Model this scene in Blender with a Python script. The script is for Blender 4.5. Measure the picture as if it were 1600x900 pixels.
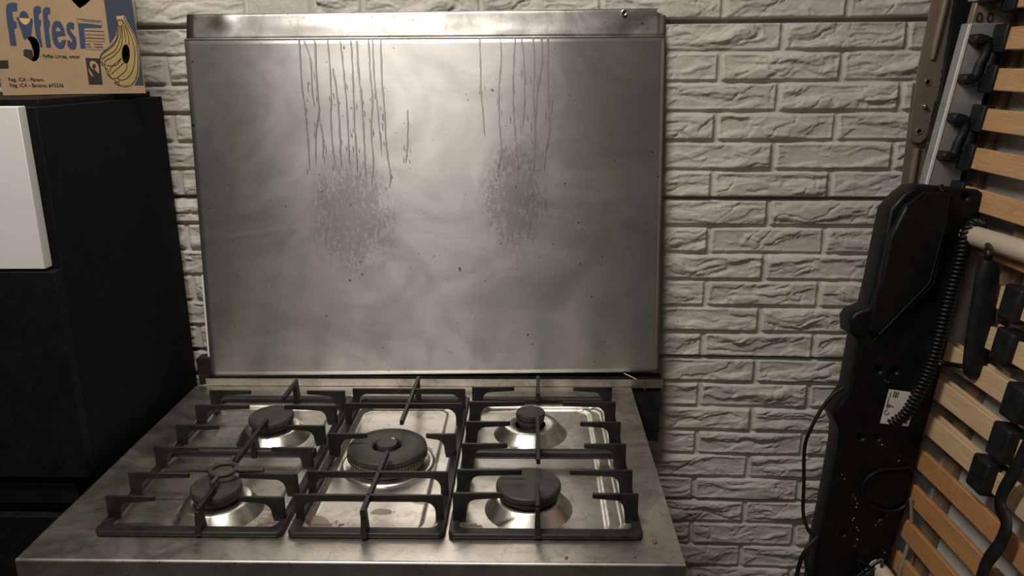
import bpy, math, random
import numpy as np
from mathutils import Vector, Matrix
random.seed(7); rng = np.random.default_rng(7)
S = bpy.context.scene; COL = S.collection; R = math.radians
for o in list(bpy.data.objects): bpy.data.objects.remove(o)

# ------------------------------------------------------------------ camera
FPX = 1235.26; PITCH, YAW, ROLL = .27596, .02605, -.00748
CAM = np.array([.6971, -.9130, 1.5379])
def cam_axes():
    cy, sy, cp, sp = math.cos(YAW), math.sin(YAW), math.cos(PITCH), math.sin(PITCH)
    f = np.array([-sy*cp, cy*cp, -sp]); r = np.array([cy, sy, 0]); u = np.cross(r, f)
    cr, sr = math.cos(ROLL), math.sin(ROLL)
    return cr*r+sr*u, -sr*r+cr*u, f
AR, AU, AF = cam_axes()
cd = bpy.data.cameras.new('camera'); cam = bpy.data.objects.new('camera', cd); COL.objects.link(cam)
cd.sensor_width = 36; cd.lens = FPX/1600*36; cd.clip_start = .02
cam.matrix_world = Matrix(((AR[0], AU[0], -AF[0], CAM[0]), (AR[1], AU[1], -AF[1], CAM[1]), (AR[2], AU[2], -AF[2], CAM[2]), (0, 0, 0, 1)))
S.camera = cam
# ------------------------------------------------------------------ world, lights, exposure
wd = bpy.data.worlds.new('world'); S.world = wd; wd.use_nodes = True
wd.node_tree.nodes['Background'].inputs[0].default_value = (.9, .93, 1, 1)
wd.node_tree.nodes['Background'].inputs[1].default_value = .02
S.view_settings.view_transform = 'Standard'; S.view_settings.look = 'None'
S.view_settings.gamma = 1; S.view_settings.exposure = 0; S.view_settings.use_curve_mapping = False
def area(name, loc, rot, sx, sy, power, col):
    l = bpy.data.lights.new(name, 'AREA'); l.shape = 'RECTANGLE'; l.size = sx; l.size_y = sy; l.energy = power; l.color = col
    o = bpy.data.objects.new(name, l); COL.objects.link(o); o.location = loc; o.rotation_euler = rot; return o
area('ceiling_tube_lamp', (.24, -.25, 2.50), (R(12), 0, 0), .80, .16, 26, (1, .93, .83))
area('room_fill', (-.02, -1.9, 2.50), (0, 0, 0), .8, .6, 14, (1, .92, .82))  # unseen fill added behind the camera, lifts the lower wall and steel sheet

# ------------------------------------------------------------------ pixel -> place on a known plane
def ray(px, py): return AF+(px-800)/FPX*AR-(py-450)/FPX*AU
def on(px, py, n, c):
    d = ray(px, py); n = np.array(n, float); return CAM+d*((c-n@CAM)/(n@d))
def atY(px, py, y): return on(px, py, (0, 1, 0), y)
def atZ(px, py, z): return on(px, py, (0, 0, 1), z)
PSI = -.0382; WN = np.array([-math.sin(PSI), math.cos(PSI), 0]); WE = np.array([math.cos(PSI), math.sin(PSI), 0]); WC = WN[1]*.69
def atW(px, py, off): return on(px, py, WN, WC-off)

# ------------------------------------------------------------------ materials
def mat(name, col, rough=.5, metal=0, **k):
    m = bpy.data.materials.new(name); m.use_nodes = True; b = m.node_tree.nodes['Principled BSDF']
    b.inputs['Base Color'].default_value = (*col, 1); b.inputs['Roughness'].default_value = rough; b.inputs['Metallic'].default_value = metal
    for kk, v in k.items(): b.inputs[kk.replace('_', ' ')].default_value = v
    return m
class NT:
    def __init__(s, m): s.m = m; s.t = m.node_tree; s.b = s.t.nodes['Principled BSDF']
    def n(s, ty, **k):
        x = s.t.nodes.new(ty)
        for a, v in k.items():
            if a.startswith('i_'): x.inputs[int(a[2:])].default_value = v
            else: setattr(x, a, v)
        return x
    def l(s, a, b): s.t.links.new(a, b)
    def vert(s):        # brushing runs across, so highlights stretch upright
        c = s.n('ShaderNodeCombineXYZ'); c.inputs[2].default_value = 1; s.l(c.outputs[0], s.b.inputs['Tangent'])
    def tex(s, scale, detail=4, rough=.55, stretch=(1, 1, 1), dist=0, loc=(0, 0, 0), coord='Object'):
        tc = s.n('ShaderNodeTexCoord'); mp = s.n('ShaderNodeMapping'); mp.inputs['Scale'].default_value = stretch; mp.inputs['Location'].default_value = loc
        s.l(tc.outputs[coord], mp.inputs[0]); nz = s.n('ShaderNodeTexNoise')
        nz.inputs['Scale'].default_value = scale; nz.inputs['Detail'].default_value = detail; nz.inputs['Roughness'].default_value = rough; nz.inputs['Distortion'].default_value = dist
        s.l(mp.outputs[0], nz.inputs[0]); return nz.outputs[0]
    def ramp(s, src, stops):
        r = s.n('ShaderNodeValToRGB'); e = r.color_ramp.elements
        while len(e) < len(stops): e.new(.5)
        for el, (p, c) in zip(e, stops):
            el.position = p; el.color = (c, c, c, 1) if isinstance(c, (int, float)) else (*c, 1)
        s.l(src, r.inputs[0]); return r.outputs[0]
    def mixc(s, fac, a, b):
        x = s.n('ShaderNodeMix', data_type='RGBA')
        for sock, v in ((x.inputs[0], fac), (x.inputs[6], a), (x.inputs[7], b)):
            if hasattr(v, 'default_value') or hasattr(v, 'links'): s.l(v, sock)
            elif isinstance(v, (int, float)): sock.default_value = v
            else: sock.default_value = (*v, 1)
        return x.outputs[2]
    def math(s, op, a, b=None, c=None):
        x = s.n('ShaderNodeMath', operation=op)
        for i, v in enumerate((a, b, c)):
            if v is None: continue
            if isinstance(v, (int, float)): x.inputs[i].default_value = v
            else: s.l(v, x.inputs[i])
        return x.outputs[0]
    def bump(s, h, strength=.3, dist=.002):
        b = s.n('ShaderNodeBump'); b.inputs['Strength'].default_value = strength; b.inputs['Distance'].default_value = dist
        s.l(h, b.inputs['Height']); s.l(b.outputs[0], s.b.inputs['Normal']); return b
M = {}
def mk_brick():
    m = mat('brick_relief', (.5, .48, .44), .75); t = NT(m)
    a = t.tex(5, 5, .6); b = t.tex(60, 6, .7)
    c = t.mixc(t.ramp(a, [(.3, 0), (.7, 1)]), (.42, .40, .362), (.53, .505, .458))
    t.l(t.mixc(t.ramp(b, [(.35, .35), (.6, 0)]), c, (.30, .28, .25)), t.b.inputs['Base Color'])
    h = t.math('ADD', t.tex(170, 6, .65, (1, 1, 1.6), .8), t.math('MULTIPLY', t.tex(700, 3, .6), .4))
    t.bump(h, .55, .0018); return m
M['brick'] = mk_brick()
def mk_plain(name, col, rough, amt=.15, sc=8, bs=0):
    m = mat(name, col, rough); t = NT(m); a = t.tex(sc, 5, .6)
    t.l(t.mixc(t.ramp(a, [(.3, 0), (.7, 1)]), tuple(c*(1-amt) for c in col), tuple(min(1, c*(1+amt)) for c in col)), t.b.inputs['Base Color'])
    if bs: t.bump(t.tex(sc*25, 4, .6), bs, .001)
    return m
M['plaster'] = mk_plain('room_plaster', (.30, .28, .26), .9, .1, 3, .2)
M['darkwall'] = mk_plain('dark_plaster', (.10, .095, .09), .9, .1, 3, .2)
M['ceil'] = mk_plain('ceiling_paint', (.45, .43, .40), .9, .08, 3)
M['floor'] = mk_plain('floor_concrete', (.12, .11, .10), .8, .3, 5, .3)
def mk_panel():
    m = mat('brushed_steel_sheet', (.42, .42, .42), .3, .89); t = NT(m)
    t.b.inputs['Anisotropic'].default_value = .86; t.vert()
    tc = t.n('ShaderNodeTexCoord'); sp = t.n('ShaderNodeSeparateXYZ'); t.l(tc.outputs['Object'], sp.inputs[0]); X, Zc = sp.outputs[0], sp.outputs[2]
    def blob(cx, cz, rx, rz):
        d = t.math('ADD', t.math('POWER', t.math('DIVIDE', t.math('SUBTRACT', X, cx), rx), 2), t.math('POWER', t.math('DIVIDE', t.math('SUBTRACT', Zc, cz), rz), 2))
        return t.math('MAXIMUM', t.math('SUBTRACT', 1, t.math('SQRT', d)), 0)
    blobs = t.math('ADD', blob(-.150, .325, .125, .185), blob(.170, .36, .10, .165))
    blobs = t.math('MAXIMUM', t.math('SUBTRACT', blobs, t.math('MULTIPLY', t.tex(22, 5, .7, (1.6, 1, .5), .6), .42)), 0)
    sp1 = t.ramp(t.tex(170, 6, .75, (1, 1, .45), .5), [(.40, 0), (.60, 1)])
    dirt = t.math('MINIMUM', t.math('MULTIPLY', t.math('MULTIPLY', blobs, 1.5), t.math('ADD', sp1, .30)), .50)
    haze = t.tex(5.5, 6, .62, (1, 1, 1.4), 1.4)
    streak = t.tex(3, 8, .7, (1.2, 1, 60))
    dots = t.ramp(t.tex(95, 2, .5, (1, 1, 1), 0, (3, 1, 2)), [(.735, 0), (.755, .8)])
    spots = t.ramp(t.tex(45, 4, .7, (1, 1, .8), .6, (9, 2, 5)), [(.70, 0), (.78, .45)])
    base = t.mixc(t.ramp(haze, [(.32, 0), (.68, 1)]), (.47, .465, .455), (.56, .555, .545))
    base = t.mixc(t.math('MULTIPLY', t.ramp(streak, [(.35, 0), (.65, 1)]), .10), base, (.25, .25, .25))
    base = t.mixc(t.math('MULTIPLY', dirt, 1.3), base, (.14, .135, .128)); base = t.mixc(spots, base, (.20, .19, .17)); base = t.mixc(dots, base, (.03, .028, .025))
    t.l(base, t.b.inputs['Base Color'])
    rg = t.math('ADD', t.math('MULTIPLY_ADD', haze, .14, .26), t.math('MULTIPLY', dirt, .06)); t.l(rg, t.b.inputs['Roughness'])
    t.bump(t.math('ADD', streak, t.math('MULTIPLY', dirt, -.8)), .04, .001); return m
M['panel'] = mk_panel()
def mk_steel(name, base, r0, r1, an=0., stain=.5, st=(1, 1, 1), bs=.05):
    m = mat(name, base, r0, 1); t = NT(m)
    hz = t.tex(9, 7, .65, st, 1.2); hz2 = t.tex(38, 6, .7, (1, 1, 1), .8, (4, 4, 1)); fine = t.tex(260, 3, .6)
    c = t.mixc(t.ramp(hz, [(.3, 0), (.7, 1)]), tuple(x*.72 for x in base), tuple(x*1.12 for x in base))
    c = t.mixc(t.math('MULTIPLY', t.ramp(hz2, [(.52, 0), (.68, 1)]), stain), c, (.22, .18, .13))
    c = t.mixc(t.ramp(t.tex(120, 2, .5, (1, 1, 1), 0, (7, 3, 3)), [(.72, 0), (.75, .8)]), c, (.04, .03, .025))
    t.l(c, t.b.inputs['Base Color']); t.l(t.math('MULTIPLY_ADD', hz, r1-r0, r0), t.b.inputs['Roughness'])
    if an:
        t.b.inputs['Anisotropic'].default_value = an; t.vert()
    t.bump(t.math('ADD', fine, t.math('MULTIPLY', hz2, 3)), bs, .0008); return m
M['cooktop'] = mk_steel('cooktop_steel', (.62, .585, .54), .22, .50, 0, .5)
def burnt(m, spots):        # baked-on spills with a shape of their own
    t = NT(m); src = t.b.inputs['Base Color'].links[0].from_socket; rs = t.b.inputs['Roughness'].links[0].from_socket
    tc = t.n('ShaderNodeTexCoord'); nz = t.n('ShaderNodeTexNoise'); nz.inputs['Scale'].default_value = 42; nz.inputs['Detail'].default_value = 6; t.l(tc.outputs['Object'], nz.inputs[0])
    sp = t.n('ShaderNodeSeparateXYZ'); t.l(tc.outputs['Object'], sp.inputs[0]); tot = 0
    for (cx, cy, rx, ry) in spots:
        d = t.math('ADD', t.math('POWER', t.math('DIVIDE', t.math('SUBTRACT', sp.outputs[0], cx), rx), 2), t.math('POWER', t.math('DIVIDE', t.math('SUBTRACT', sp.outputs[1], cy), ry), 2))
        v = t.math('SUBTRACT', t.math('MULTIPLY_ADD', nz.outputs[0], 2.4, -.15), t.math('SQRT', d)); tot = v if tot == 0 else t.math('MAXIMUM', tot, v)
    edge = t.ramp(tot, [(.0, 0), (.04, 1), (.10, .75), (1, .7)]); rim = t.ramp(tot, [(.0, 0), (.03, 1), (.09, 0)])
    c = t.mixc(t.math('MULTIPLY', edge, .75), src, (.23, .16, .095)); c = t.mixc(t.math('MULTIPLY', rim, .7), c, (.07, .045, .025))
    t.l(c, t.b.inputs['Base Color']); t.l(t.math('ADD', rs, t.math('MULTIPLY', edge, .25)), t.b.inputs['Roughness'])
burnt(M['cooktop'], [(-.066, -.205, .030, .028), (-.138, -.195, .024, .022), (-.178, -.150, .030, .016), (.075, -.13, .022, .010), (.02, -.165, .018, .010), (.16, -.205, .02, .012), (.055, .02, .02, .03), (-.03, .03, .018, .03), (-.22, .05, .03, .012)])
M['skirt'] = mk_steel('burner_steel', (.66, .63, .58), .20, .40, 0, .2)
M['lip'] = mk_steel('folded_steel', (.50, .49, .475), .27, .5, .6, .45)
M['drip'] = mat('dried_grease', (.30, .29, .28), .42, .9)
_d = NT(M['drip']); _d.b.inputs['Anisotropic'].default_value = .7; _d.vert()
M['body'] = mk_steel('fascia_steel', (.40, .38, .36), .3, .5, 0, .2)
def mk_iron(name, base, r, spec=.3):
    m = mat(name, base, r, Specular_IOR_Level=spec); t = NT(m); a = t.tex(45, 6, .7); b = t.tex(400, 3, .6)
    t.l(t.mixc(t.ramp(a, [(.40, 0), (.68, 1)]), base, tuple(x*2.0 for x in base)), t.b.inputs['Base Color'])
    t.l(t.math('MULTIPLY_ADD', a, .35, r-.15), t.b.inputs['Roughness']); t.bump(t.math('ADD', a, b), .35, .0006); return m
M['iron'] = mk_iron('cast_iron', (.010, .0096, .009), .42, .28)
M['cap'] = mk_iron('burner_enamel', (.022, .020, .018), .5, .35)
M['ring'] = mk_iron('burner_alloy', (.10, .085, .065), .6)
M['black'] = mk_iron('black_laminate', (.0028, .0027, .0025), .6, .12)
M['door_black'] = mk_iron('black_door_laminate', (.0045, .0042, .0038), .55, .15)
M['white'] = mk_plain('white_laminate', (.62, .61, .60), .35, .03)
M['motor'] = mk_iron('black_plastic', (.0035, .0035, .0035), .36, .2)
M['rubber'] = mk_iron('black_rubber', (.006, .0065, .007), .5, .25)
M['cable'] = mat('cable_sheath', (.005, .005, .005), .42, Specular_IOR_Level=.35)
M['palecable'] = mat('pale_cable', (.18, .16, .13), .5)
M['rail'] = mk_steel('silver_rail', (.34, .345, .36), .35, .5, 0, .05)
M['rail'].node_tree.nodes['Principled BSDF'].inputs['Metallic'].default_value = .45
M['railwhite'] = mat('rail_edge_white', (.8, .8, .8), .35, .3)
M['tan'] = mk_plain('tan_lacquered_steel', (.26, .21, .165), .35, .1, 20, .1)
M['tan'].node_tree.nodes['Principled BSDF'].inputs['Metallic'].default_value = .5
M['cream'] = mk_plain('cream_painted_tube', (.42, .36, .28), .4, .08, 12)
M['sheet'] = mk_plain('grey_sheet', (.46, .45, .44), .35, .25, 6, .3)
M['brown'] = mk_plain('brown_board', (.20, .13, .075), .5, .3, 10)
M['blackboard'] = mk_plain('black_board', (.008, .009, .010), .5, .5, 4)
M['chrome'] = mat('chrome', (.6, .6, .6), .2, 1)
def mk_wood(name, a, b):
    m = mat(name, a, .45); t = NT(m)
    g = t.tex(6, 6, .6, (3, .8, 9), 1.5); g2 = t.tex(60, 4, .6, (2, .15, 3))
    c = t.mixc(t.ramp(g, [(.35, 0), (.42, 1), (.5, .2), (.58, .9), (.66, 0)]), a, b)
    t.l(t.mixc(t.math('MULTIPLY', t.ramp(g2, [(.4, 0), (.6, 1)]), .25), c, tuple(x*.6 for x in a)), t.b.inputs['Base Color']); return m
M['wood1'] = mk_wood('birch_slat', (.50, .31, .16), (.40, .22, .10))
M['wood2'] = mk_wood('pale_birch_slat', (.52, .38, .23), (.45, .31, .17))
M['wood3'] = mk_wood('beech_slat', (.40, .21, .09), (.32, .15, .06))
def mk_card():
    m = mat('brown_cardboard', (.36, .24, .13), .8); t = NT(m)
    a = t.tex(6, 5, .6, (1, 1, 1), .6); b = t.tex(3, 3, .5, (60, 60, 1))
    c = t.mixc(t.ramp(a, [(.3, 0), (.7, 1)]), (.235, .155, .088), (.315, .215, .125)); t.l(t.mixc(t.math('MULTIPLY', b, .12), c, (.2, .13, .07)), t.b.inputs['Base Color'])
    t.bump(t.math('ADD', a, t.math('MULTIPLY', b, .2)), .3, .004); return m
M['card'] = mk_card()
def ink(n, c): return mk_plain(n, c, .75, .12, 40)
M['blue'] = ink('blue_ink', (.018, .032, .075)); M['navy'] = ink('navy_ink', (.016, .025, .042)); M['dark'] = ink('black_ink', (.007, .0065, .006))
M['yellow'] = ink('banana_ink', (.26, .185, .065)); M['orange'] = ink('orange_ink', (.50, .30, .11)); M['cardlight'] = ink('bare_card', (.40, .29, .17))
M['hole'] = mat('hole_dark', (.004, .0035, .003), .9); M['greyink'] = ink('grey_ink', (.12, .11, .10))
M['label'] = mk_plain('label_paper', (.55, .53, .49), .5, .1, 30)
M['crumb'] = mk_plain('crumb', (.12, .05, .02), .6, .3, 90)

# ------------------------------------------------------------------ mesh helpers
class MB:
    def __init__(s): s.v = []; s.f = []; s.m = []
    def add(s, vs, fs, mi=0):
        o = len(s.v); s.v += [tuple(float(c) for c in v) for v in vs]; s.f += [tuple(i+o for i in f) for f in fs]; s.m += [mi]*len(fs)
    def box(s, a, b, mi=0):
        x0, y0, z0 = a; x1, y1, z1 = b
        s.hexa([(x0, y0, z0), (x1, y0, z0), (x1, y1, z0), (x0, y1, z0)], [(x0, y0, z1), (x1, y0, z1), (x1, y1, z1), (x0, y1, z1)], mi)
    def hexa(s, lo, hi, mi=0):
        s.add(list(lo)+list(hi), [(3, 2, 1, 0), (4, 5, 6, 7), (0, 1, 5, 4), (1, 2, 6, 5), (2, 3, 7, 6), (3, 0, 4, 7)], mi)
    def tube(s, pts, r, n=12, mi=0, closed=False, caps=True):
        P = [np.array(p, float) for p in pts]; k = len(P); rr = r if hasattr(r, '__len__') else [r]*k
        vs = []; up = None
        for i in range(k):
            a = P[(i-1) % k] if closed or i > 0 else P[i]; b = P[(i+1) % k] if closed or i < k-1 else P[i]
            t = b-a; t /= np.linalg.norm(t)+1e-12
            if up is None:
                up = np.array([0, 0, 1.]) if abs(t[2]) < .9 else np.array([1., 0, 0])
            e = up-t*(up@t); e /= np.linalg.norm(e)+1e-12; up = e; g = np.cross(t, e)
            for j in range(n):
                q = 2*math.pi*j/n; vs.append(P[i]+rr[i]*(math.cos(q)*e+math.sin(q)*g))
        fs = []
        for i in range(k if closed else k-1):
            for j in range(n):
                a = i*n+j; b = i*n+(j+1) % n; c = ((i+1) % k)*n+(j+1) % n; d = ((i+1) % k)*n+j; fs.append((a, b, c, d))
        if caps and not closed: fs += [tuple(range(n))[::-1], tuple((k-1)*n+j for j in range(n))]
        s.add(vs, fs, mi)
    def lathe(s, c, prof, n=48, mi=0, tilt=None):
        vs = []; fs = []; k = len(prof)
        for j in range(n):
            q = 2*math.pi*j/n
            for (rad, h) in prof: vs.append((c[0]+rad*math.cos(q), c[1]+rad*math.sin(q), c[2]+h+(0 if tilt is None else tilt[0]*rad*math.cos(q)+tilt[1]*rad*math.sin(q))))
        for j in range(n):
            for i in range(k-1):
                a = j*k+i; b = ((j+1) % n)*k+i; fs.append((a, b, b+1, a+1))
        s.add(vs, fs, mi)
    def prism(s, pts, n, th, mi=0):       # convex or simple polygon slab, back face at +n*th
        n = np.array(n, float); P = [np.array(p, float) for p in pts]; k = len(P)
        s.add(P+[p+n*th for p in P], [tuple(range(k)), tuple(range(2*k-1, k-1, -1))]+[(i, i+k, (i+1) % k+k, (i+1) % k) for i in range(k)], mi)
    def ribbon(s, pts, w, side, lift, mi=0):
        P = [np.array(p, float)+lift for p in pts]; vs = []
        for i, p in enumerate(P):
            a = P[max(i-1, 0)]; b = P[min(i+1, len(P)-1)]; t = b-a; t /= np.linalg.norm(t); e = np.cross(t, side); e /= np.linalg.norm(e)
            ww = w[i] if hasattr(w, '__len__') else w; vs += [p-e*ww/2, p+e*ww/2]
        s.add(vs, [(2*i, 2*i+1, 2*i+3, 2*i+2) for i in range(len(P)-1)], mi)
def link(name, me, mats, parent=None, angle=35, origin=None):
    for m in (mats if isinstance(mats, (list, tuple)) else [mats]): me.materials.append(M[m] if isinstance(m, str) else m)
    o = bpy.data.objects.new(name, me); COL.objects.link(o)
    me.shade_smooth(); me.set_sharp_from_angle(angle=R(angle))
    if parent is not None: o.parent = parent
    return o
def base_of(parent):
    p = Vector((0, 0, 0))
    while parent is not None: p += parent.location; parent = parent.parent
    return p
def build(mb, name, mats, parent=None, bevel=0, seg=2, angle=35, origin=None, fix=True):
    off = base_of(parent) if parent is not None else Vector(origin or (0, 0, 0))
    me = bpy.data.meshes.new(name); me.from_pydata([(v[0]-off[0], v[1]-off[1], v[2]-off[2]) for v in mb.v], [], mb.f)
    if any(mb.m): me.polygons.foreach_set('material_index', mb.m)
    if fix:
        import bmesh
        b = bmesh.new(); b.from_mesh(me); bmesh.ops.recalc_face_normals(b, faces=b.faces); b.to_mesh(me); b.free()
    o = link(name, me, mats, parent, angle)
    if parent is None and origin is not None: o.location = origin
    if bevel:
        mo = o.modifiers.new('bevel', 'BEVEL'); mo.width = bevel; mo.segments = seg; mo.limit_method = 'ANGLE'; mo.angle_limit = R(35); mo.harden_normals = False
    return o

def curve_slab(name, outlines, O, ex, ey, th, mats, parent, bevel=0, angle=35):
    """filled outline(s) (holes allowed) in plane O,ex,ey ; thickness th towards -normal"""
    cu = bpy.data.curves.new(name, 'CURVE'); cu.dimensions = '2D'; cu.fill_mode = 'BOTH'; cu.extrude = max(th/2-bevel, 1e-5); cu.bevel_depth = bevel; cu.bevel_resolution = 2
    if bevel: cu.offset = -bevel
    for pts in outlines:
        sp = cu.splines.new('POLY'); sp.points.add(len(pts)-1)
        for i, p in enumerate(pts):
            d = np.array(p)-O; sp.points[i].co = (float(d@ex), float(d@ey), 0, 1)
        sp.use_cyclic_u = True
    tmp = bpy.data.objects.new('tmp', cu); COL.objects.link(tmp)
    dg = bpy.context.evaluated_depsgraph_get(); dg.update(); me = bpy.data.meshes.new_from_object(tmp.evaluated_get(dg)); bpy.data.objects.remove(tmp)
    me.materials.clear(); me.name = name; nz = np.cross(ex, ey); off = np.array(base_of(parent)) if parent is not None else np.zeros(3)
    C0 = O-nz*(th/2)-off
    mt = Matrix(((ex[0], ey[0], nz[0], C0[0]), (ex[1], ey[1], nz[1], C0[1]), (ex[2], ey[2], nz[2], C0[2]), (0, 0, 0, 1)))
    me.transform(mt); return link(name, me, mats, parent, angle)
def thing(name, label, cat, loc=(0, 0, 0), group=None):
    o = bpy.data.objects.new(name, None); COL.objects.link(o); o.empty_display_size = .05; o.location = loc
    return tag(o, label, cat, group)
def tag(o, label, cat, group=None):
    o['label'] = label; o['category'] = cat
    if group: o['group'] = group
    return o
def struct(o): o['kind'] = 'structure'; return o
def smooth(pts, n=8):
    P = [np.array(p, float) for p in pts]; P = [2*P[0]-P[1]]+P+[2*P[-1]-P[-2]]; out = []
    for i in range(1, len(P)-2):
        for k in range(n):
            t = k/n; a, b, c, d = P[i-1:i+3]
            out.append(.5*(2*b+(c-a)*t+(2*a-5*b+4*c-d)*t*t+(3*b-a-3*c+d)*t**3))
    out.append(P[-2]); return out
# ------------------------------------------------------------------ numpy noise
def vnoise(x, y, seed):
    xi = np.floor(x).astype(np.int64); yi = np.floor(y).astype(np.int64); fx = x-xi; fy = y-yi
    fx = fx*fx*fx*(fx*(fx*6-15)+10); fy = fy*fy*fy*(fy*(fy*6-15)+10)
    def h(a, b):
        n = (a*374761393+b*668265263+seed*1274126177) & 0x7fffffff; n = ((n ^ (n >> 13))*1274126177) & 0x7fffffff
        return ((n ^ (n >> 16)) & 0xffff)/65535.
    return (h(xi, yi)*(1-fx)+h(xi+1, yi)*fx)*(1-fy)+(h(xi, yi+1)*(1-fx)+h(xi+1, yi+1)*fx)*fy
def fbm(x, y, seed, oc=4, g=.5):
    s = 0; a = 1; t = 0
    for i in range(oc): s = s+a*vnoise(x*2**i+17*i, y*2**i+9*i, seed+i); t += a; a *= g
    return s/t
def sstep(a, b, x): t = np.clip((x-a)/(b-a), 0, 1); return t*t*(3-2*t)
def grid_mesh(name, Pfun_xyz, nx, ny, mats, parent=None, angle=180, origin=(0, 0, 0)):
    v = np.stack(Pfun_xyz, -1).reshape(-1, 3)-np.array(origin)
    idx = np.arange(nx*ny).reshape(ny, nx); q = np.stack([idx[:-1, :-1], idx[:-1, 1:], idx[1:, 1:], idx[1:, :-1]], -1).reshape(-1, 4)
    me = bpy.data.meshes.new(name); me.vertices.add(len(v)); me.vertices.foreach_set('co', v.astype(np.float32).ravel())
    me.loops.add(q.size); me.loops.foreach_set('vertex_index', q.astype(np.int32).ravel()); me.polygons.add(len(q))
    me.polygons.foreach_set('loop_start', np.arange(0, q.size, 4, dtype=np.int32)); me.update(calc_edges=True)
    for m in (mats if isinstance(mats, (list, tuple)) else [mats]): me.materials.append(M[m])
    me.shade_smooth(); o = bpy.data.objects.new(name, me); COL.objects.link(o)
    if parent is not None: o.parent = parent
    return o

# ================================================================== ROOM
def room():
    b = MB(); b.box((-1.6, -2.7, -.05), (2.2, .85, 0)); struct(build(b, 'floor', 'floor'))
    b = MB(); b.box((-1.6, -2.7, 2.6), (2.2, .85, 2.65)); struct(build(b, 'ceiling', 'ceil'))
    b = MB(); b.box((-1.65, -2.7, 0), (-1.6, .85, 2.6)); struct(build(b, 'wall_left', 'plaster'))
    b = MB(); b.box((2.0, -2.7, 0), (2.05, .85, 2.6)); struct(build(b, 'wall_right', 'darkwall'))
    b = MB(); b.box((-1.6, -2.75, 0), (2.0, -2.7, 2.6)); struct(build(b, 'wall_front', 'darkwall'))
room()
def brick_wall():
    H, L, X0, Z0 = .05558, .22547, 1.0531, 1.6123
    st = .0022
    s = np.concatenate([[-1.62, -1.2], np.arange(-.62, 2.0, st), [2.02]]); z = np.concatenate([[0, .2], np.arange(.30, 1.86, st), [2.2, 2.6]])
    SX, ZZ = np.meshgrid(s, z)
    row = np.floor((Z0-ZZ)/H).astype(int)+1               # row 1 just below the top seam
    vz = (Z0-ZZ)/H-(row-1)                                # 0 top .. 1 bottom of the row
    left = (SX < .16)
    par = np.where(row % 2 == 0, 0., .5)
    ph = np.where(left, -.0273+.006, X0)
    ph = np.where((row <= 0), X0, ph)
    ux = (SX-ph)/L-par; col = np.floor(ux).astype(int); fx = ux-col
    wob = (fbm(SX*22, ZZ*22, 5, 3)-.5)*.0022
    dx = np.minimum(fx, 1-fx)*L-.0042+wob; dzt = vz*H-.0022+wob; dzb = (1-vz)*H-.0040+wob
    d = np.minimum(np.minimum(dx, dzt), dzb)
    prof = sstep(-.0004, .0032, d)
    sd = (row*131+col*57)
    # motif offset: each brick takes its relief from a different place of the same noise
    ox = (sd % 7)*3.17+ (left*5.3); oy = (sd % 5)*2.31
    lx = fx*L*1.0+ox; ly = vz*H+oy
    wx = (fbm(lx*16, ly*22, 11, 3)-.5)*.045; wy = (fbm(lx*14, ly*26, 23, 3)-.5)*.035
    n1 = fbm((lx+wx)*9+ly*10, (ly+wy)*34, 31, 3, .5)
    K = 7.; q = n1*K; fq = q-np.floor(q); ter = (np.floor(q)+sstep(.70, 1.0, fq))/K
    n2 = fbm((lx+wx)*24-ly*20, (ly+wy)*60, 47, 4, .55); q2 = n2*5; ter2 = (np.floor(q2)+sstep(.6, 1, q2-np.floor(q2)))/5
    ridge = 1-np.abs(2*fbm((lx+wx*1.5)*13+ly*14, (ly+wy)*30, 71, 2)-1); crease = sstep(.93, 1., ridge)
    rel = (ter-.5)*.0155+(n1-.5)*.004+(ter2-.5)*.0048-crease*.0030
    edgef = sstep(.0, .010, d)
    h = prof*(.0085+rel*(.35+.65*edgef))
    h = np.where(prof > .5, np.maximum(h, .0035), h)
    h += (fbm(SX*90, ZZ*90, 3, 2)-.5)*.0007
    # panel seams every six rows : deep open joint
    k6 = np.round((Z0-ZZ)/(6*H)); ds = np.abs(ZZ-(Z0-k6*6*H)); h = np.where(ds < .0030, -.016, h)
    h = np.where((np.abs(ZZ-Z0) < .0042), -.018, h)
    # flat mortar patch and gap in the strip above the steel sheet
    fl = (SX > .155) & (SX < .275) & (ZZ > Z0+.004); h = np.where(fl, .009+(fbm(SX*60, ZZ*60, 8, 3)-.5)*.002, h)
    gp = (SX > .275) & (SX < .288) & (ZZ > Z0-.004); h = np.where(gp, -.015, h)
    out = (SX < -.62) | (SX > 1.999) | (ZZ < .30) | (ZZ > 1.858); h = np.where(out, .004, h)
    # s runs along the wall
    Px = SX*WE[0]-WN[0]*h; Py = .69+SX*WE[1]-WN[1]*h
    o = grid_mesh('wall_back', (Px, Py, ZZ), len(s), len(z), 'brick'); struct(o)
brick_wall()

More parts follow.
